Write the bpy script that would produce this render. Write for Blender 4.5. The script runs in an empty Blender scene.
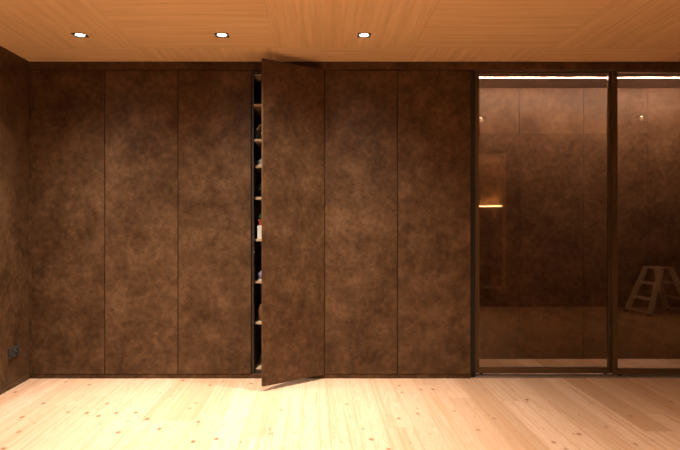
import bpy, bmesh, math, random
from mathutils import Vector, Matrix
random.seed(7)
C = bpy.context.scene
COL = C.collection

# ------------------------------------------------------------------ camera
F_PX = 600.0
cam_d = bpy.data.cameras.new('camera'); cam = bpy.data.objects.new('camera', cam_d); COL.objects.link(cam)
cam.location = (0, -4.9, 1.295)
cam.rotation_euler = (math.radians(90), 0, math.radians(-0.05))
cam_d.sensor_width = 36; cam_d.lens = F_PX/680*36
cam_d.shift_x = 23.4/680; cam_d.shift_y = -5/680
cam_d.clip_start = .05
C.camera = cam

# ------------------------------------------------------------------ world, exposure
w = bpy.data.worlds.new('world'); C.world = w; w.use_nodes = True
w.node_tree.nodes['Background'].inputs[0].default_value = (0, 0, 0, 1)
w.node_tree.nodes['Background'].inputs[1].default_value = 0
C.view_settings.view_transform = 'Standard'; C.view_settings.look = 'None'
C.view_settings.gamma = 1; C.view_settings.use_curve_mapping = False
C.view_settings.exposure = 1.5
WARM = (1.0, .91, .82)
WARM_R = (1.0, .70, .44)
BEAM_SIGN = -1
BEAM_N = 7.0        # beam shape: cos^n
P_FRONT = 42      # downlights in the row by the wardrobe
P_FILL = 72       # unseen downlights added nearer the camera to lift ceiling and wardrobe
P_RIGHT = 15       # the two downlights on the right side
LED_STRENGTH = 100

CEIL = 2.59
WL = -2.345        # left wall
WR = 6.2
FACE = 0.0
REC_Y = .69        # back of the glazed recess
REC_Z = 2.5245
OPP = -3.92
REAR = -7.2

# ------------------------------------------------------------------ materials
def newmat(name):
    m = bpy.data.materials.new(name); m.use_nodes = True
    nt = m.node_tree; b = nt.nodes['Principled BSDF']
    return m, nt, b
def N(nt, t, **k):
    n = nt.nodes.new(t)
    for a, v in k.items():
        if a.startswith('i_'):
            n.inputs[int(a[2:])].default_value = v
        else: setattr(n, a, v)
    return n
def L(nt, a, b): nt.links.new(a, b)
def math_(nt, op, a, b=None, c=None):
    n = nt.nodes.new('ShaderNodeMath'); n.operation = op
    for i, v in enumerate((a, b, c)):
        if v is None: continue
        if isinstance(v, (int, float)): n.inputs[i].default_value = v
        else: nt.links.new(v, n.inputs[i])
    return n.outputs[0]
def ramp(nt, fac, stops):
    r = nt.nodes.new('ShaderNodeValToRGB'); nt.links.new(fac, r.inputs[0])
    el = r.color_ramp.elements
    while len(el) < len(stops): el.new(.5)
    for e, (p, c) in zip(el, stops): e.position = p; e.color = (*c, 1)
    return r.outputs[0]
def mixc(nt, fac, a, b, mode='MIX'):
    n = nt.nodes.new('ShaderNodeMix'); n.data_type = 'RGBA'; n.blend_type = mode
    for s, v in ((n.inputs[0], fac), (n.inputs[6], a), (n.inputs[7], b)):
        if isinstance(v, (int, float)): s.default_value = v
        elif isinstance(v, tuple): s.default_value = (*v, 1)
        else: nt.links.new(v, s)
    return n.outputs[2]
def plain(name, col, rough=.5, metal=0, emis=None, es=0):
    m, nt, b = newmat(name)
    tc = N(nt, 'ShaderNodeTexCoord'); no = N(nt, 'ShaderNodeTexNoise'); no.inputs['Scale'].default_value = 14
    L(nt, tc.outputs['Object'], no.inputs['Vector'])
    c = mixc(nt, no.outputs[0], tuple(x*.88 for x in col), tuple(min(1, x*1.1) for x in col))
    L(nt, c, b.inputs['Base Color'])
    b.inputs['Roughness'].default_value = rough; b.inputs['Metallic'].default_value = metal
    if emis:
        b.inputs['Emission Color'].default_value = (*emis, 1); b.inputs['Emission Strength'].default_value = es
    return m

def leather(name, lo=(.041, .0185, .0072), mid=(.079, .0390, .0165), hi=(.130, .069, .0325), rough=.45, spec=.16, bscale=55):
    m, nt, b = newmat(name)
    tc = N(nt, 'ShaderNodeTexCoord'); oi = N(nt, 'ShaderNodeObjectInfo')
    off = nt.nodes.new('ShaderNodeVectorMath'); off.operation = 'MULTIPLY_ADD'
    comb = N(nt, 'ShaderNodeCombineXYZ')
    for i in range(3): L(nt, oi.outputs['Random'], comb.inputs[i])
    L(nt, comb.outputs[0], off.inputs[0]); off.inputs[1].default_value = (37, 51, 23)
    L(nt, tc.outputs['Object'], off.inputs[2])
    def noise(s, d, r=.6, dist=0):
        n = N(nt, 'ShaderNodeTexNoise'); n.inputs['Scale'].default_value = s; n.inputs['Detail'].default_value = d
        n.inputs['Roughness'].default_value = r; n.inputs['Distortion'].default_value = dist
        L(nt, off.outputs[0], n.inputs['Vector']); return n.outputs[0]
    n1 = noise(5.5, 8, .65, .2); n2 = noise(24, 6, .65); n3 = noise(1.3, 2)
    s = math_(nt, 'MULTIPLY_ADD', n2, .40, math_(nt, 'MULTIPLY_ADD', n1, .50, math_(nt, 'MULTIPLY', n3, .18)))
    c = ramp(nt, s, [(.43, lo), (.55, mid), (.69, hi)])
    L(nt, c, b.inputs['Base Color'])
    b.inputs['Roughness'].default_value = rough
    b.inputs['Specular IOR Level'].default_value = spec
    bp = N(nt, 'ShaderNodeBump'); bp.inputs['Strength'].default_value = .22; bp.inputs['Distance'].default_value = .004
    nb = noise(bscale, 3); L(nt, math_(nt, 'MULTIPLY_ADD', n2, .8, nb), bp.inputs['Height'])
    L(nt, bp.outputs[0], b.inputs['Normal'])
    return m
M_LEATHER = leather('brown mottled panel')
M_SOFFIT = leather('greige wrinkled soffit', (.03, .020, .014), (.075, .053, .040), (.16, .12, .097), .28, .5, 30)

def ceiling_mat():
    m, nt, b = newmat('ceiling veneer')
    tc = N(nt, 'ShaderNodeTexCoord'); sp = N(nt, 'ShaderNodeSeparateXYZ'); L(nt, tc.outputs['Object'], sp.inputs[0])
    x, y = sp.outputs[0], sp.outputs[1]
    px = math_(nt, 'DIVIDE', math_(nt, 'ADD', x, 1.34+20*1.035), 1.035)
    py = math_(nt, 'DIVIDE', math_(nt, 'ADD', y, .384+20*1.035), 1.035)
    ix, iy = math_(nt, 'FLOOR', px), math_(nt, 'FLOOR', py)
    par = math_(nt, 'MODULO', math_(nt, 'ADD', ix, iy), 2)      # 1 or 0
    fx, fy = math_(nt, 'FRACT', px), math_(nt, 'FRACT', py)
    def mixf(a, bb):
        n = nt.nodes.new('ShaderNodeMix'); n.data_type = 'FLOAT'
        L(nt, par, n.inputs[0]); L(nt, a, n.inputs[2]); L(nt, bb, n.inputs[3]); return n.outputs[0]
    across = mixf(x, y); along = mixf(y, x)
    rnd = math_(nt, 'MULTIPLY_ADD', ix, 3.7, math_(nt, 'MULTIPLY', iy, 5.3))
    def grain(sa, sl, det, dist=0.):
        cb = N(nt, 'ShaderNodeCombineXYZ')
        L(nt, math_(nt, 'MULTIPLY', across, sa), cb.inputs[0]); L(nt, math_(nt, 'MULTIPLY', along, sl), cb.inputs[1]); L(nt, rnd, cb.inputs[2])
        n = N(nt, 'ShaderNodeTexNoise'); n.inputs['Scale'].default_value = 1; n.inputs['Detail'].default_value = det
        n.inputs['Distortion'].default_value = dist; L(nt, cb.outputs[0], n.inputs['Vector']); return n.outputs[0]
    g = math_(nt, 'MULTIPLY_ADD', grain(26, 1.0, 4, .5), .6, math_(nt, 'MULTIPLY', grain(95, 3.0, 3, .4), .4))
    c = ramp(nt, g, [(.34, (.56, .345, .160)), (.5, (.67, .43, .215)), (.66, (.76, .51, .27))])
    wn = N(nt, 'ShaderNodeTexWhiteNoise', noise_dimensions='1D'); L(nt, rnd, wn.inputs['W'])
    c = mixc(nt, math_(nt, 'MULTIPLY', wn.outputs[0], .22), c, (.56, .345, .160))
    ex = math_(nt, 'MINIMUM', fx, math_(nt, 'SUBTRACT', 1, fx)); ey = math_(nt, 'MINIMUM', fy, math_(nt, 'SUBTRACT', 1, fy))
    e = math_(nt, 'LESS_THAN', math_(nt, 'MINIMUM', ex, ey), .0012)
    c = mixc(nt, math_(nt, 'MULTIPLY', e, .45), c, (.12, .06, .025))
    L(nt, c, b.inputs['Base Color']); b.inputs['Roughness'].default_value = .5
    b.inputs['Specular IOR Level'].default_value = .3
    return m
M_CEIL = ceiling_mat()

def floor_mat():
    m, nt, b = newmat('pine floorboards')
    tc = N(nt, 'ShaderNodeTexCoord'); sp = N(nt, 'ShaderNodeSeparateXYZ'); L(nt, tc.outputs['Object'], sp.inputs[0])
    x, y = sp.outputs[0], sp.outputs[1]
    u = math_(nt, 'DIVIDE', math_(nt, 'ADD', x, 20.035), .175)
    iu = math_(nt, 'FLOOR', u); fu = math_(nt, 'FRACT', u)
    wn = N(nt, 'ShaderNodeTexWhiteNoise', noise_dimensions='1D'); L(nt, iu, wn.inputs['W'])
    v = math_(nt, 'ADD', math_(nt, 'DIVIDE', math_(nt, 'ADD', y, 20), 2.6), math_(nt, 'MULTIPLY', wn.outputs[0], 7))
    iv = math_(nt, 'FLOOR', v); fv = math_(nt, 'FRACT', v)
    cid = N(nt, 'ShaderNodeCombineXYZ'); L(nt, iu, cid.inputs[0]); L(nt, iv, cid.inputs[1])
    wb = N(nt, 'ShaderNodeTexWhiteNoise', noise_dimensions='2D'); L(nt, cid.outputs[0], wb.inputs['Vector'])
    r = wb.outputs[0]
    def tex(sx, sy, det=3, dist=0., t='noise'):
        cb = N(nt, 'ShaderNodeCombineXYZ')
        L(nt, math_(nt, 'MULTIPLY', x, sx), cb.inputs[0]); L(nt, math_(nt, 'MULTIPLY', y, sy), cb.inputs[1])
        L(nt, math_(nt, 'MULTIPLY', r, 40), cb.inputs[2])
        n = N(nt, 'ShaderNodeTexNoise'); n.inputs['Scale'].default_value = 1; n.inputs['Detail'].default_value = det
        n.inputs['Distortion'].default_value = dist; L(nt, cb.outputs[0], n.inputs['Vector']); return n.outputs[0], cb.outputs[0]
    g1, _ = tex(11, .9, 2, .6)
    # growth rings: bands of a smooth stretched field
    rings = math_(nt, 'FRACT', math_(nt, 'MULTIPLY', g1, 13))
    rings = math_(nt, 'POWER', rings, 2.2)
    g2, _ = tex(80, 3, 3, .3)
    base = ramp(nt, r, [(0, (.43, .265, .160)), (.3, (.53, .345, .225)), (1, (.61, .415, .290))])
    c = mixc(nt, math_(nt, 'MULTIPLY', rings, .5), base, (.42, .225, .095))
    c = mixc(nt, math_(nt, 'MULTIPLY', g2, .30), c, (.42, .255, .125))
    g3, _ = tex(34, .45, 4, .9)
    c = mixc(nt, ramp(nt, g3, [(.50, (0, 0, 0)), (.66, (.55, .55, .55))]), c, (.40, .205, .095))
    # small dark pin knots, stretched along the board
    _, pv = tex(21, 6.5, 0)
    vp = N(nt, 'ShaderNodeTexVoronoi'); vp.inputs['Scale'].default_value = 1; L(nt, pv, vp.inputs['Vector'])
    sc2 = N(nt, 'ShaderNodeSeparateXYZ'); L(nt, vp.outputs['Color'], sc2.inputs[0])
    pn = math_(nt, 'MULTIPLY', ramp(nt, vp.outputs['Distance'], [(.05, (1, 1, 1)), (.16, (0, 0, 0))]), math_(nt, 'GREATER_THAN', sc2.outputs[1], .72))
    c = mixc(nt, math_(nt, 'MULTIPLY', pn, .75), c, (.24, .09, .03))
    # knots
    _, kv = tex(8.5, 5.6, 0)
    vo = N(nt, 'ShaderNodeTexVoronoi'); vo.inputs['Scale'].default_value = 1; vo.inputs['Randomness'].default_value = 1
    L(nt, kv, vo.inputs['Vector'])
    kn = ramp(nt, vo.outputs['Distance'], [(.06, (1, 1, 1)), (.17, (0, 0, 0))])
    sc = N(nt, 'ShaderNodeSeparateXYZ'); L(nt, vo.outputs['Color'], sc.inputs[0])
    kn = math_(nt, 'MULTIPLY', kn, math_(nt, 'GREATER_THAN', sc.outputs[0], .45))
    c = mixc(nt, math_(nt, 'MULTIPLY', kn, .92), c, (.20, .075, .022))
    ex = math_(nt, 'MINIMUM', fu, math_(nt, 'SUBTRACT', 1, fu)); ey = math_(nt, 'MINIMUM', fv, math_(nt, 'SUBTRACT', 1, fv))
    e = math_(nt, 'MAXIMUM', math_(nt, 'LESS_THAN', ex, .007), math_(nt, 'LESS_THAN', ey, .0006))
    c = mixc(nt, math_(nt, 'MULTIPLY', e, .4), c, (.22, .11, .045))
    L(nt, c, b.inputs['Base Color'])
    b.inputs['Roughness'].default_value = .5; b.inputs['Specular IOR Level'].default_value = .25
    return m
M_FLOOR = floor_mat()

def wood(name, lo, hi, rough=.5, axis=0):
    m, nt, b = newmat(name)
    tc = N(nt, 'ShaderNodeTexCoord'); mp = N(nt, 'ShaderNodeMapping'); L(nt, tc.outputs['Object'], mp.inputs[0])
    s = [40, 40, 40]; s[axis] = 2; mp.inputs['Scale'].default_value = s
    no = N(nt, 'ShaderNodeTexNoise'); no.inputs['Scale'].default_value = 1; no.inputs['Detail'].default_value = 4
    L(nt, mp.outputs[0], no.inputs['Vector'])
    L(nt, ramp(nt, no.outputs[0], [(.35, lo), (.65, hi)]), b.inputs['Base Color'])
    b.inputs['Roughness'].default_value = rough
    return m
M_SAUNA = wood('sauna wood', (.34, .19, .085), (.50, .30, .15))
M_SHELF = wood('pale shelf board', (.50, .34, .20), (.62, .45, .28))
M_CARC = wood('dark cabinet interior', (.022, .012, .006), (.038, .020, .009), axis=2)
M_BRONZE = plain('bronze anodised aluminium', (.125, .074, .033), .38, .6)
M_TRACK = plain('aluminium track', (.42, .36, .30), .4, .9)
M_BLACK = plain('black metal', (.015, .014, .013), .45, .3)
M_DARK = plain('black rubber', (.012, .011, .010), .6)
M_ALU = plain('ladder aluminium', (.78, .73, .64), .5, .1)
M_RED = plain('red plastic', (.55, .03, .02), .45)
M_SOCK = plain('anthracite plastic', (.035, .031, .028), .4)
M_LENS = plain('lamp lens', (.9, .9, .9), .4, 0, (1, .93, .82), 22)
M_LED = plain('led diffuser', (.9, .9, .9), .4, 0, (1, .83, .76), LED_STRENGTH)
M_SLED = plain('warm led diffuser', (.9, .8, .6), .4, 0, (1, .66, .34), 26)
M_WHITE = plain('white card', (.72, .66, .56), .6)
M_GOLD = plain('gold metal', (.80, .56, .20), .35, .5)
M_BLKL = plain('black leather', (.014, .012, .011), .35)
M_TAN = plain('brown leather', (.20, .085, .03), .45)
M_GREY = plain('pale grey fabric', (.42, .38, .34), .7)
M_PURP = plain('mauve fabric', (.22, .17, .26), .7)
M_LEAF = plain('green leaf', (.045, .12, .03), .5)
M_POT = plain('terracotta red', (.50, .09, .035), .55)
M_PLASTER = plain('recess backing', (.05, .03, .02), .8)

def glass_mat():
    m = bpy.data.materials.new('bronze tinted glass'); m.use_nodes = True; nt = m.node_tree
    nt.nodes.remove(nt.nodes['Principled BSDF']); out = nt.nodes['Material Output']
    tr = N(nt, 'ShaderNodeBsdfTransparent'); tr.inputs[0].default_value = (.92, .85, .78, 1)
    gl = N(nt, 'ShaderNodeBsdfGlossy'); gl.inputs['Roughness'].default_value = 0; gl.inputs['Color'].default_value = (.95, .80, .62, 1)
    fr = N(nt, 'ShaderNodeFresnel'); fr.inputs['IOR'].default_value = 1.55
    mx = N(nt, 'ShaderNodeMixShader'); L(nt, fr.outputs[0], mx.inputs[0]); L(nt, tr.outputs[0], mx.inputs[1]); L(nt, gl.outputs[0], mx.inputs[2])
    L(nt, mx.outputs[0], out.inputs[0])
    return m
M_GLASS = glass_mat()

# ------------------------------------------------------------------ mesh helpers
def box(bm, x0, x1, y0, y1, z0, z1, bev=0, mat=None):
    vs = [bm.verts.new((x, y, z)) for x in (x0, x1) for y in (y0, y1) for z in (z0, z1)]
    f = [(0, 1, 3, 2), (4, 6, 7, 5), (0, 4, 5, 1), (2, 3, 7, 6), (0, 2, 6, 4), (1, 5, 7, 3)]
    fs = [bm.faces.new([vs[i] for i in q]) for q in f]
    if bev:
        es = list({e for q in fs for e in q.edges})
        bmesh.ops.bevel(bm, geom=es, offset=bev, segments=2, affect='EDGES', profile=.6)
    elif mat is not None:
        for v in vs: v.co = mat @ v.co
def beam(bm, a, b, w, t, up=(0, 0, 1)):
    """a rectangular bar from a to b, w wide and t thick"""
    a, b = Vector(a), Vector(b); d = b-a; ln = d.length; z = d.normalized()
    x = Vector(up).cross(z)
    if x.length < 1e-4: x = Vector((1, 0, 0))
    x.normalize(); y = z.cross(x)
    M = Matrix((x, y, z)).transposed().to_4x4(); M.translation = a
    box(bm, -w/2, w/2, -t/2, t/2, 0, ln, mat=M)
def tube(bm, pts, r, n=10, cap=True):
    rings = []
    for i, p in enumerate(pts):
        p = Vector(p)
        d = (Vector(pts[min(i+1, len(pts)-1)])-Vector(pts[max(i-1, 0)])).normalized()
        x = d.orthogonal().normalized() if i == 0 else (px - px.dot(d)*d).normalized()
        px = x; y = d.cross(x)
        rr = r[i] if isinstance(r, (list, tuple)) else r
        rings.append([bm.verts.new(p + (x*math.cos(k*2*math.pi/n)+y*math.sin(k*2*math.pi/n))*rr) for k in range(n)])
    for a, b in zip(rings, rings[1:]):
        for k in range(n): bm.faces.new((a[k], a[(k+1) % n], b[(k+1) % n], b[k]))
    if cap:
        bm.faces.new(rings[0][::-1]); bm.faces.new(rings[-1])
def lathe(bm, prof, n=24, c=(0, 0)):
    rings = [[bm.verts.new((c[0]+r*math.cos(k*2*math.pi/n), c[1]+r*math.sin(k*2*math.pi/n), z)) for k in range(n)] for r, z in prof]
    for a, b in zip(rings, rings[1:]):
        for k in range(n): bm.faces.new((a[k], a[(k+1) % n], b[(k+1) % n], b[k]))
    bm.faces.new(rings[0][::-1]); bm.faces.new(rings[-1])
def loft(bm, secs, cap=True):
    rings = [[bm.verts.new(p) for p in s] for s in secs]; n = len(rings[0])
    for a, b in zip(rings, rings[1:]):
        for k in range(n): bm.faces.new((a[k], a[(k+1) % n], b[(k+1) % n], b[k]))
    if cap: bm.faces.new(rings[0][::-1]); bm.faces.new(rings[-1])
def obj(name, bm, mat, parent=None, smooth=False, loc=None):
    bmesh.ops.recalc_face_normals(bm, faces=bm.faces)
    me = bpy.data.meshes.new(name); bm.to_mesh(me); bm.free()
    me.materials.append(mat)
    if smooth:
        for p in me.polygons: p.use_smooth = True
    o = bpy.data.objects.new(name, me); COL.objects.link(o)
    if parent is not None: o.parent = parent
    if loc: o.location = loc
    return o
def struct(name, bm, mat):
    o = obj(name, bm, mat); o['kind'] = 'structure'; return o
def thing(name, label, cat, loc=(0, 0, 0), rz=0, group=None):
    o = bpy.data.objects.new(name, None); COL.objects.link(o); o.empty_display_size = .1
    o.location = loc; o.rotation_euler = (0, 0, rz); o['label'] = label; o['category'] = cat
    if group: o['group'] = group
    return o
def tag(o, label, cat, group=None):
    o['label'] = label; o['category'] = cat
    if group: o['group'] = group
    return o
def dup(root, loc, rz=0, label=None):
    r = root.copy(); COL.objects.link(r); r.location = loc; r.rotation_euler = (0, 0, rz)
    if label: r['label'] = label
    for ch in list(root.children):
        c = ch.copy(); COL.objects.link(c); c.parent = r
        for g in ch.children:
            d = g.copy(); COL.objects.link(d); d.parent = c
    return r
B = bmesh.new

# ------------------------------------------------------------------ the setting
bm = B(); box(bm, WL, WR, REAR, REC_Y+.05, -.06, 0); struct('floor', bm, M_FLOOR)

LIGHTS = [(-1.652, -.70, 'front'), (-.658, -.70, 'front'), (.336, -.70, 'front'),
          (-1.652, -3.05, 'back'), (-.658, -3.05, 'back'), (.336, -3.05, 'back'),  # added row, never in view, brightens the room by floor bounce
          (2.09, -2.52, 'right'), (4.07, -2.52, 'right')]
H = .039                                     # half of the square cut-out
def cuts(vals, a, b): return sorted({a, b} | {round(v+s*H, 5) for v in set(vals) for s in (-1, 1)})
bm = B()
xs = cuts([l[0] for l in LIGHTS], WL, WR); ys = cuts([l[1] for l in LIGHTS], REAR, .02)
vg = {(i, j): bm.verts.new((x, y, CEIL)) for i, x in enumerate(xs) for j, y in enumerate(ys)}
for i in range(len(xs)-1):
    for j in range(len(ys)-1):
        cx, cy = (xs[i]+xs[i+1])/2, (ys[j]+ys[j+1])/2
        if any(abs(cx-l[0]) < .01 and abs(cy-l[1]) < .01 for l in LIGHTS): continue
        bm.faces.new((vg[i, j], vg[i, j+1], vg[i+1, j+1], vg[i+1, j]))
ret = bmesh.ops.extrude_face_region(bm, geom=list(bm.faces))
for v in [g for g in ret['geom'] if isinstance(g, bmesh.types.BMVert)]: v.co.z += .02
struct('ceiling', bm, M_CEIL)

bm = B(); box(bm, WL-.08, WL, REAR, REC_Y+.05, 0, CEIL); struct('wall_left', bm, M_LEATHER)
bm = B(); box(bm, WL, WL+.010, REAR+.02, -.002, 0, .040); struct('baseboard_left', bm, M_LEATHER)
bm = B(); box(bm, WR, WR+.08, REAR, REC_Y+.05, 0, CEIL); struct('wall_right', bm, M_LEATHER)
bm = B(); box(bm, WL-.08, 1.66, REAR-.08, REAR, 0, CEIL); struct('wall_rear', bm, M_LEATHER)
# wall opposite the glass, with the sauna opening
OX0, OX1, OZ0, OZ1 = 1.80, 2.84, .265, 2.295
bm = B()
box(bm, 1.60, OX0, OPP-.1, OPP, 0, CEIL); box(bm, OX1, WR, OPP-.1, OPP, 0, CEIL)
box(bm, OX0, OX1, OPP-.1, OPP, 0, OZ0); box(bm, OX0, OX1, OPP-.1, OPP, OZ1, CEIL)
struct('wall_opposite', bm, M_LEATHER)
bm = B(); box(bm, 1.60, 1.66, REAR, OPP-.101, 0, CEIL); struct('wall_passage', bm, M_LEATHER)
# sauna room shell
SX1, SY0, SZ = 3.40, -5.90, 2.32
def cladding(name, a, b, y0, y1, vertical_axis):
    bm = B()
    z = 0
    while z < SZ-.01:
        z1 = min(z+.094, SZ)
        if vertical_axis == 'x': box(bm, a, b, y0, y1, z, z1-.006)
        else: box(bm, a, b, y0, y1, z, z1-.006)
        z += .094
    if vertical_axis == 'x': box(bm, a, b, y0-.02, y0, 0, SZ)
    else: box(bm, b, b+.02, y0, y1, 0, SZ)
    return struct(name, bm, M_SAUNA)
cladding('wall_sauna_back', 1.68, SX1, SY0-.02, SY0, 'x')
cladding('wall_sauna_side', SX1, SX1+.02, SY0, OPP-.102, 'y')
bm = B(); box(bm, 1.68, SX1, SY0, OPP-.102, SZ, SZ+.03)
struct('ceiling_sauna', bm, M_SAUNA)
bm = B()
t = .035
box(bm, OX0+.001, OX1-.001, OPP-.105, OPP+.006, OZ1-t, OZ1-.001); box(bm, OX0+.001, OX1-.001, OPP-.105, OPP+.006, OZ0+.001, OZ0+t)
box(bm, OX0+.001, OX0+t, OPP-.105, OPP+.006, OZ0+t, OZ1-t); box(bm, OX1-t, OX1-.001, OPP-.105, OPP+.006, OZ0+t, OZ1-t)
struct('window_1', bm, M_SAUNA)

# wardrobe front trims
bm = B(); box(bm, WL+.001, WR-.001, .002, .040, REC_Z-.0015, CEIL-.0015); struct('trim_1', bm, M_LEATHER)       # fascia
bm = B(); box(bm, WL+.001, 1.262, .003, .0245, .0005, .034); struct('trim_2', bm, M_LEATHER)                       # plinth
bm = B(); box(bm, WL+.001, WL+.0215, .002, .040, .03, REC_Z-.002); struct('trim_3', bm, M_LEATHER)                # filler strip
# glazed recess
RX0, RX1 = 1.292, 3.70
bm = B()
x = RX0
while x < RX1-.01:
    x1 = min(x+.6, RX1)
    box(bm, x+.0015, x1-.0015, REC_Y, REC_Y+.02, 0, REC_Z); x += .6
box(bm, RX0, RX1, REC_Y+.02, REC_Y+.04, 0, CEIL)
struct('wall_recess_back', bm, M_LEATHER)
bm = B(); box(bm, RX0-.019, RX0+.012, .100, REC_Y, 0.001, CEIL-.002); struct('wall_recess_left', bm, M_LEATHER)
bm = B(); box(bm, 1.264, 1.3105, .0405, .0995, .0005, REC_Z-.0005); struct('gap_shade_fill', bm, M_DARK)  # black box in the open gap beside the glass door, stands for its shade
bm = B(); box(bm, RX1, WR, .045, REC_Y, 0, REC_Z-.002); struct('wall_recess_right', bm, M_LEATHER)
bm = B(); box(bm, RX0, RX1, .041, REC_Y, REC_Z, REC_Z+.03); struct('ceiling_recess', bm, M_SOFFIT)

# ------------------------------------------------------------------ tall cabinets
DZ0, DZ1 = .037, 2.517
CW = .6; CX = [-2.3235+.598*k for k in range(6)]
def cabinet(k, label):
    root = thing('tall_cabinet', label, 'cabinet', (CX[k], 0, 0), 0, 'row of tall brown cabinets')
    a, b = .001, .597; y0, y1 = .026, .60; z0, z1 = .031, 2.519; t = .016
    bm = B()
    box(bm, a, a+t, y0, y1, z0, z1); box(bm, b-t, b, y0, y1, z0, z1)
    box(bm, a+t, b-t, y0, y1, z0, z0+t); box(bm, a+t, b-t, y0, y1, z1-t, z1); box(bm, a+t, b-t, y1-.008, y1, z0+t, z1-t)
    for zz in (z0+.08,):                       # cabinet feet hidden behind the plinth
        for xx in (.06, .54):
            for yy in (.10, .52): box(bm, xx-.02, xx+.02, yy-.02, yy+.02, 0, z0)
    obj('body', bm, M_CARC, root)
    bm = B(); box(bm, -.592, 0, 0, .022, DZ0, DZ1, bev=.001)
    d = obj('door', bm, M_LEATHER, root, loc=(.595, .0, 0))
    return root, d
labs = ['tall brown cabinet with closed door, against the left wall',
        'tall brown cabinet with closed door, second from the left wall',
        'tall brown cabinet with closed door, directly left of the open cabinet',
        'tall brown cabinet with its door ajar, shelves with shoes and bags inside',
        'tall brown cabinet with closed door, directly right of the open cabinet',
        'tall brown cabinet with closed door, beside the glass sliding doors']
cabs = [cabinet(k, labs[k]) for k in range(6)]
root, door = cabs[3]
door['label'] = 'door standing ajar, hinged on its right edge'
door.rotation_euler = (0, 0, math.radians(37.8)); door.location = (.597, -.008, 0)
# hinges on the inside of the open door
for z in (.18, .80, 1.62, 2.34):
    bm = B(); lathe(bm, [(.0175, 0), (.0175, .004), (.012, .006)], 16)
    for v in bm.verts: v.co = Vector((v.co.x, v.co.z, v.co.y))
    obj('hinge_cup', bm, M_TRACK, door, loc=(-.03, .0215, z))
# shelves
def zpx(y, Y): return 1.295 + (220-y)/122.4*(1+Y/4.9)
SHELF = [(104, .035), (139, .05), (165.4, .10), (197, .10), (239, .10), (281, .10), (322, .10)]
ZT = []
for y, Y in SHELF:
    zt = zpx(y, Y); ZT.append(zt)
    bm = B(); box(bm, .018, .580, Y, .590, zt-.019, zt, bev=.001)
    obj('shelf', bm, M_SHELF, root)
bm = B(); box(bm, .018, .580, .09, .590, .0495, .060, bev=.001); obj('bottom_board', bm, M_SHELF, root)
bm = B(); box(bm, .018, .580, .05, .590, 2.4935, 2.500, bev=.001); obj('top_board', bm, M_SHELF, root)
# small shelf-pin rail on the left inner side
bm = B()
for y in (.07, .53):
    box(bm, .0170, .0178, y-.012, y+.012, .3, 2.3)
obj('shelf_rail', bm, M_BRONZE, root)
for z in (1.03,):
    bm = B(); box(bm, .0172, .022, .03, .06, z-.01, z+.01); obj('latch', bm, M_TRACK, root)

# ------------------------------------------------------------------ things on the shelves
X3 = CX[3]
def shoe(name, label, loc, rz, upper, sole, heel=0., L_=.26, hgt=.10):
    r = thing(name, label, 'shoe', loc, rz)
    n = 14; secs = []; ssec = []
    for i in range(13):
        u = i/12; xx = -L_/2 + u*L_
        wd = .030 + .014*math.sin(min(1, u*1.15)*math.pi)**.7 if 0 < u < 1 else .012
        wd = max(.010, .044*(math.sin(math.pi*(.06+.88*u))**.45)*(1-.14*math.cos(u*2*math.pi)))
        top = hgt*(.30+.70/(1+math.exp((u-.52)*13)))*(math.sin(math.pi*(.08+.9*u))**.25)
        z0 = .014 + heel*max(0, 1-u*1.5)
        secs.append([(xx, wd*math.cos(a)*(1-.35*max(0, math.sin(a))), z0+(top*(.5+.5*math.sin(a)) if math.sin(a) > -.2 else 0)) for a in [k*2*math.pi/n for k in range(n)]])
        ssec.append([(xx, sy*(wd+.003), z0-.014+sz) for sy, sz in ((-1, 0), (1, 0), (1, .016), (-1, .016))])
    bm = B(); loft(bm, secs); obj('upper', bm, upper, r, True)
    bm = B(); loft(bm, ssec); obj('sole', bm, sole, r)
    if heel:
        bm = B(); tube(bm, [(-L_/2+.03, 0, heel+.0), (-L_/2+.022, 0, 0)], [.018, .008], 10); obj('heel', bm, sole, r)
    return r
# second shelf: black bag with golden chain
g = thing('handbag', 'small black bag with gold glints on the second shelf of the open cabinet', 'bag', (X3+.080, .14, ZT[1]), .15)
bm = B(); box(bm, -.06, .10, -.04, .04, 0, .10, bev=.018); obj('body', bm, M_BLKL, g)
bm = B()
for i in range(18):
    a = i/17*math.pi; c_ = Vector((.02-.06*math.cos(a), -.045, .085+.045*math.sin(a)))
    t_ = Vector((math.sin(a), 0, math.cos(a)))
    s = .007
    tube(bm, [c_+Vector((s*math.cos(q), 0 if i % 2 else s*math.sin(q), s*math.sin(q) if i % 2 else 0)) for q in [k*2*math.pi/8 for k in range(9)]], .0022, 6)
obj('chain', bm, M_GOLD, g)
bm = B(); box(bm, -.015, .045, -.048, -.040, .045, .062, bev=.003); obj('clasp', bm, M_GOLD, g)
shoe('low_shoe', 'pale grey shoe on the shelf below the gold-trimmed bag', (X3+.072, .235, ZT[2]), 1.65, M_GREY, M_WHITE, hgt=.055)
shoe('ankle_boot', 'dark brown boot behind the pale grey shoe', (X3+.19, .30, ZT[2]), 1.45, M_TAN, M_DARK, .03, .26, .16)
shoe('heeled_shoe', 'black heeled shoe on the shelf between pale shoe and plant', (X3+.075, .24, ZT[3]), 1.60, M_BLKL, M_DARK, .06, .25, .07)
g = thing('box', 'cream cardboard box under the small potted plant', 'box', (X3+.105, .20, ZT[4]), 0)
bm = B(); box(bm, -.065, .12, -.09, .15, 0, .085, bev=.002); obj('base', bm, M_WHITE, g)
bm = B(); box(bm, -.067, .122, -.092, .152, .0855, .112, bev=.002); obj('lid', bm, M_WHITE, g)
pz = ZT[4]+.1125
g = thing('potted_plant', 'tiny green plant in a red pot standing on the cream box', 'plant', (X3+.072, .15, pz))
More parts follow.
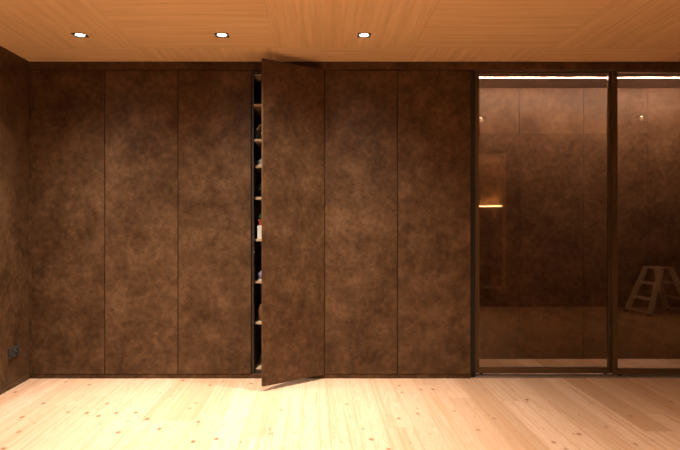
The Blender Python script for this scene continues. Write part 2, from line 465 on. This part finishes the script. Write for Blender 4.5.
bm = B(); lathe(bm, [(.022, 0), (.030, .04), (.033, .041), (.033, .050), (.028, .050), (.027, .046)], 20); obj('pot', bm, M_POT, g, True)
bm = B()
for k in range(11):
    a = k*2.4; e = .35+.5*(k % 4)/3; d = Vector((math.cos(a)*math.cos(e+.5), math.sin(a)*math.cos(e+.5), math.sin(e+.5)))
    s_ = d.cross(Vector((0, 0, 1))).normalized(); p0 = Vector((0, 0, .045)); ln = .05+.012*(k % 3)
    pts = [p0, p0+d*ln*.5+s_*.009, p0+d*ln-Vector((0, 0, .006)), p0+d*ln*.5-s_*.009]
    up = Vector((0, 0, .0012)); a_ = [bm.verts.new(p) for p in pts]; b_ = [bm.verts.new(p+up) for p in pts]
    bm.faces.new(a_[::-1]); bm.faces.new(b_)
    for q in range(4): bm.faces.new((a_[q], a_[(q+1) % 4], b_[(q+1) % 4], b_[q]))
obj('foliage', bm, M_LEAF, g)
s1 = shoe('sneaker', 'mauve sneaker on the shelf above the brown handbag', (X3+.070, .24, ZT[5]), 1.65, M_PURP, M_WHITE, 0, .25, .07)
s2 = shoe('sneaker', 'red sneaker beside the mauve sneaker', (X3+.19, .24, ZT[5]), 1.60, M_RED, M_WHITE, 0, .25, .06)
for s_ in (s1, s2):
    s_['group'] = 'sneakers on the shelf'
    bm = B()
    for k in range(4): tube(bm, [(.0+.02*k, -.018, .062-.008*k), (.0+.02*k, 0, .068-.009*k), (.0+.02*k, .018, .062-.008*k)], .002, 6)
    obj('laces', bm, M_WHITE, s_)
g = thing('handbag', 'brown leather handbag with looped handle on the lowest full shelf', 'bag', (X3+.128, .20, ZT[6]), .15)
bm = B()
secs = []
for z, wx, wy in ((0, .085, .045), (.01, .095, .052), (.09, .090, .045), (.13, .075, .025), (.137, .07, .018)):
    n = 16; secs.append([(wx*abs(math.cos(a))**.6*(1 if math.cos(a) > 0 else -1), wy*abs(math.sin(a))**.6*(1 if math.sin(a) > 0 else -1), z) for a in [(k+.5)*2*math.pi/n for k in range(n)]])
loft(bm, secs); obj('body', bm, M_TAN, g, True)
for yy in (-.022, .022):
    bm = B(); tube(bm, [(-.055*math.cos(a), yy, .10+.155*math.sin(a)) for a in [k*math.pi/16 for k in range(17)]], .005, 8); obj('handle', bm, M_TAN, g, True)

# ------------------------------------------------------------------ glass sliding doors
def sliding(name, label, x0, x1, y0, z0, z1, st_l, st_r):
    r = thing(name, label, 'sliding door', (x0, y0, 0), 0, 'bronze framed glass sliding doors')
    W_ = x1-x0; D = .030
    for nm, a, b in (('stile', 0, st_l), ('stile', W_-st_r, W_)):
        bm = B(); box(bm, a, b, 0, D, z0, z1, bev=.002)
        # finger groove down the stile
        box(bm, (a+b)/2-.003, (a+b)/2+.003, -.003, .001, z0+.01, z1-.01)
        obj(nm, bm, M_BRONZE, r)
    bm = B(); box(bm, st_l, W_-st_r, .002, D-.002, z0, z0+.044, bev=.002); obj('bottom_rail', bm, M_BRONZE, r)
    bm = B(); box(bm, st_l, W_-st_r, .002, D-.002, z1-.012, z1, bev=.002); obj('top_rail', bm, M_BRONZE, r)
    bm = B(); box(bm, st_l-.004, W_-st_r+.004, D/2-.003, D/2+.003, z0+.040, z1-.008); obj('glass_pane', bm, M_GLASS, r)
    for xx in (.06, W_-.06):
        bm = B(); tube(bm, [(xx, D/2-.006, z0-.004), (xx, D/2+.006, z0-.004)], .0115, 16)
        box(bm, xx-.022, xx+.022, D/2-.009, D/2+.009, z0-.004, z0+.004)
        obj('roller', bm, M_DARK, r)
    return r
sliding('sliding_glass_door', 'bronze tinted glass sliding door beside the row of brown cabinets', 1.311, 2.458, .062, .028, REC_Z-.0008, .040, .038)
sliding('sliding_glass_door', 'bronze tinted glass sliding door reflecting the step ladder, at the right edge', 2.439, 3.62, .024, .028, REC_Z-.0008, .038, .044)
bm = B()
box(bm, 1.313, RX1-.001, .012, .0925, .0003, .0055)
for yy in (.0175, .0375, .058, .0755, .0905): box(bm, 1.313, RX1-.001, yy-.0015, yy+.0015, .0055, .0115)
tag(obj('floor_track', bm, M_TRACK), 'pale aluminium sliding door track lying on the floor under the glass doors', 'track')

# led strip in the recess ceiling
r = thing('strip_light', 'long thin white light strip under the recess ceiling behind the glass', 'light', ((RX0+RX1)/2+.006, .225, REC_Z))
hl = (RX1-RX0)/2-.030
bm = B(); box(bm, -hl, hl, -.0085, .008, -.002, -.0003); box(bm, -hl, hl, -.0085, -.0062, -.0135, -.0021)
obj('housing', bm, M_TRACK, r)
bm = B(); box(bm, -hl+.002, hl-.002, -.006, .006, -.0130, -.0022, bev=.001); obj('diffuser', bm, M_LED, r)

# ------------------------------------------------------------------ downlights
def downlight(x, y, label, power):
    r = thing('downlight', label, 'ceiling light', (x, y, CEIL), 0, 'square recessed ceiling spotlights')
    # square black bezel with a round opening
    bm = B(); n = 32; S = .046; R0 = .0355
    def sq(a):
        c, s = math.cos(a), math.sin(a); k = S/max(abs(c), abs(s)); return c*k, s*k
    A = [k*2*math.pi/n + math.pi/4 for k in range(n)]
    rings = [[bm.verts.new((*sq(a), -.0005)) for a in A], [bm.verts.new((*sq(a), -.004)) for a in A],
             [bm.verts.new((R0*math.cos(a), R0*math.sin(a), -.004)) for a in A], [bm.verts.new((R0*.92*math.cos(a), R0*.92*math.sin(a), .016)) for a in A]]
    for p, q in zip(rings, rings[1:]):
        for k in range(n): bm.faces.new((p[k], p[(k+1) % n], q[(k+1) % n], q[k]))
    obj('bezel', bm, M_BLACK, r)
    bm = B(); lathe(bm, [(.0005, -.001), (.016, -.0005), (.0325, .003), (.0325, .006), (.001, .0065)], 28); obj('lens', bm, M_LENS, r, True)
    bm = B(); box(bm, -.0375, .0375, -.0375, .0375, .018, .07); obj('housing', bm, M_BLACK, r)
    ld = bpy.data.lights.new('beam', 'POINT'); ld.energy = power; ld.color = WARM_R if x > 1 else WARM
    ld.use_nodes = True; nt = ld.node_tree; em = nt.nodes['Emission']      # photometric beam of the lamp
    tc = N(nt, 'ShaderNodeTexCoord'); sp = N(nt, 'ShaderNodeSeparateXYZ'); L(nt, tc.outputs['Normal'], sp.inputs[0])
    cz = math_(nt, 'MAXIMUM', math_(nt, 'MULTIPLY', sp.outputs[2], BEAM_SIGN), 0)
    L(nt, math_(nt, 'MULTIPLY', math_(nt, 'POWER', cz, 4.0 if x > 1 else BEAM_N), 4), em.inputs['Strength'])
    ld.shadow_soft_size = .022
    lo = bpy.data.objects.new('beam', ld); COL.objects.link(lo); lo.parent = r; lo.location = (0, 0, -.030)
    return r
names = ['square spotlight in the ceiling nearest the left wall', 'middle one of the three square ceiling spotlights',
         'square ceiling spotlight right of the open cabinet door',
         'unseen fill spotlight added nearer the camera, nearest the left wall', 'unseen fill spotlight added nearer the camera, in the middle of its row',
         'unseen fill spotlight added nearer the camera, third from the left wall',
         'ceiling spotlight reflected as a bright dot in the glass door beside the cabinets', 'ceiling spotlight reflected as a bright dot in the right-hand glass door']
for (x, y, kind), nm in zip(LIGHTS, names):
    downlight(x, y, nm, {'front': P_FRONT, 'back': P_FILL, 'right': P_RIGHT}[kind])

# ------------------------------------------------------------------ double socket on the left wall
r = thing('wall_socket', 'dark double power socket low on the left wall', 'socket', (WL, -.255, .272))
bm = B(); box(bm, .0003, .010, -.078, .078, -.041, .041, bev=.002); obj('frame', bm, M_SOCK, r)
for yy in (-.036, .036):
    bm = B(); n = 24
    # round cup: rim, wall and floor
    def ring(rad, xx): return [bm.verts.new((xx, yy+rad*math.cos(k*2*math.pi/n), rad*math.sin(k*2*math.pi/n))) for k in range(n)]
    R = [ring(.028, .0102), ring(.027, .0125), ring(.0205, .0125), ring(.0195, .0106)]
    for p, q in zip(R, R[1:]):
        for k in range(n): bm.faces.new((p[k], p[(k+1) % n], q[(k+1) % n], q[k]))
    bm.faces.new(R[-1]); bm.faces.new(R[0][::-1])
    s = obj('outlet', bm, M_DARK, r)
    bm = B()
    for dy in (-.0095, .0095): tube(bm, [(.0106, yy+dy, 0), (.0112, yy+dy, 0)], .0026, 10)
    obj('pin_hole', bm, M_TRACK, s)

# ------------------------------------------------------------------ step ladder in front of the opposite wall
r = thing('step_ladder', 'small double-sided aluminium step ladder reflected in the right-hand glass door', 'ladder', (4.735, -3.32, 0), math.radians(-8))
HT = .645
for sx in (-1, 1):
    def P(sy, u): return Vector((sx*(.315+(.078-.315)*u), sy*(.235+(.15-.235)*u), .012+(HT-.02-.012)*u))
    for sy in (-1, 1):
        bm = B(); beam(bm, P(sy, 0), P(sy, 1), .070, .026, up=(0, 1, 0)); ra = obj('side_rail', bm, M_ALU, r)
        p = P(sy, 0); bm = B(); box(bm, p.x-.034, p.x+.034, p.y-.017, p.y+.017, 0, .038, bev=.004); obj('foot', bm, M_DARK, ra)
    for u in (.34, .68):
        a, b = P(-1, u), P(1, u)
        bm = B(); box(bm, a.x-.042, a.x+.042, a.y+.010, b.y-.010, a.z-.013, a.z+.013, bev=.002)
        for q in range(5): box(bm, a.x-.036+q*.017, a.x-.030+q*.017, a.y+.014, b.y-.014, a.z+.013, a.z+.0155)
        obj('step', bm, M_ALU, r)
    a, b = P(-1, .06), P(1, .06)
    bm = B(); beam(bm, (a.x, a.y+.008, a.z), (b.x, b.y-.008, b.z), .02, .02); obj('cross_bar', bm, M_ALU, r)
bm = B(); box(bm, -.105, .105, -.17, .17, HT-.022, HT, bev=.004)
for q in range(6): box(bm, -.086+q*.032, -.074+q*.032, -.16, .16, HT, HT+.002)
obj('platform', bm, M_ALU, r)
bm = B(); box(bm, -.045, .045, .1702, .174, HT-.018, HT-.001); obj('red_label', bm, M_RED, r)

# ------------------------------------------------------------------ sauna benches behind the opening
r = thing('sauna_bench', 'upper slatted wooden bench with backrest inside the lit sauna', 'bench', (2.49, SY0, 0))
bm = B()
for q in range(6): box(bm, -.78, .80, .06+q*.092, .06+q*.092+.078, .965, .993, bev=.003)
obj('seat', bm, M_SAUNA, r)
bm = B()
for q in range(4): box(bm, -.78, .80, .045, .065, 1.10+q*.11, 1.10+q*.11+.088, bev=.003)
for xx in (-.7, 0, .7): box(bm, xx-.02, xx+.02, .012, .044, 1.06, 1.52)
obj('backrest', bm, M_SAUNA, r)
bm = B()
for q in range(5): box(bm, -.78, .80, .56, .578, .10+q*.17, .10+q*.17+.145, bev=.003)
for xx in (-.74, 0, .76): box(bm, xx-.025, xx+.025, .51, .558, 0, .964)
obj('front_panel', bm, M_SAUNA, r)
r = thing('sauna_bench', 'lower slatted wooden bench along the sauna side wall', 'bench', (2.98, SY0+1.22, 0))
bm = B()
for q in range(6): box(bm, -.30+q*.102, -.30+q*.102+.085, -.55, .60, .575, .603, bev=.003)
obj('seat', bm, M_SAUNA, r)
for sx, sy in ((-.26, -.5), (-.26, .55), (.27, -.5), (.27, .55)):
    bm = B(); box(bm, sx-.025, sx+.025, sy-.025, sy+.025, 0, .5745); obj('leg', bm, M_SAUNA, r)
r = thing('sauna_strip_light', 'warm glowing light strip behind the sauna backrest', 'light', (2.49, SY0+.02, 1.545))
bm = B(); box(bm, -.78, .870, -.018, .022, -.016, -.006); obj('housing', bm, M_SAUNA, r)
bm = B(); box(bm, -.77, .865, -.018, .022, -.0055, .006, bev=.002); obj('diffuser', bm, M_SLED, r)
bm = B(); box(bm, .874, .890, .03, 1.0, -.0055, .006, bev=.002); obj('diffuser', bm, M_SLED, r)
bm = B(); box(bm, .872, .895, .03, 1.0, -.016, -.006); obj('housing', bm, M_SAUNA, r)
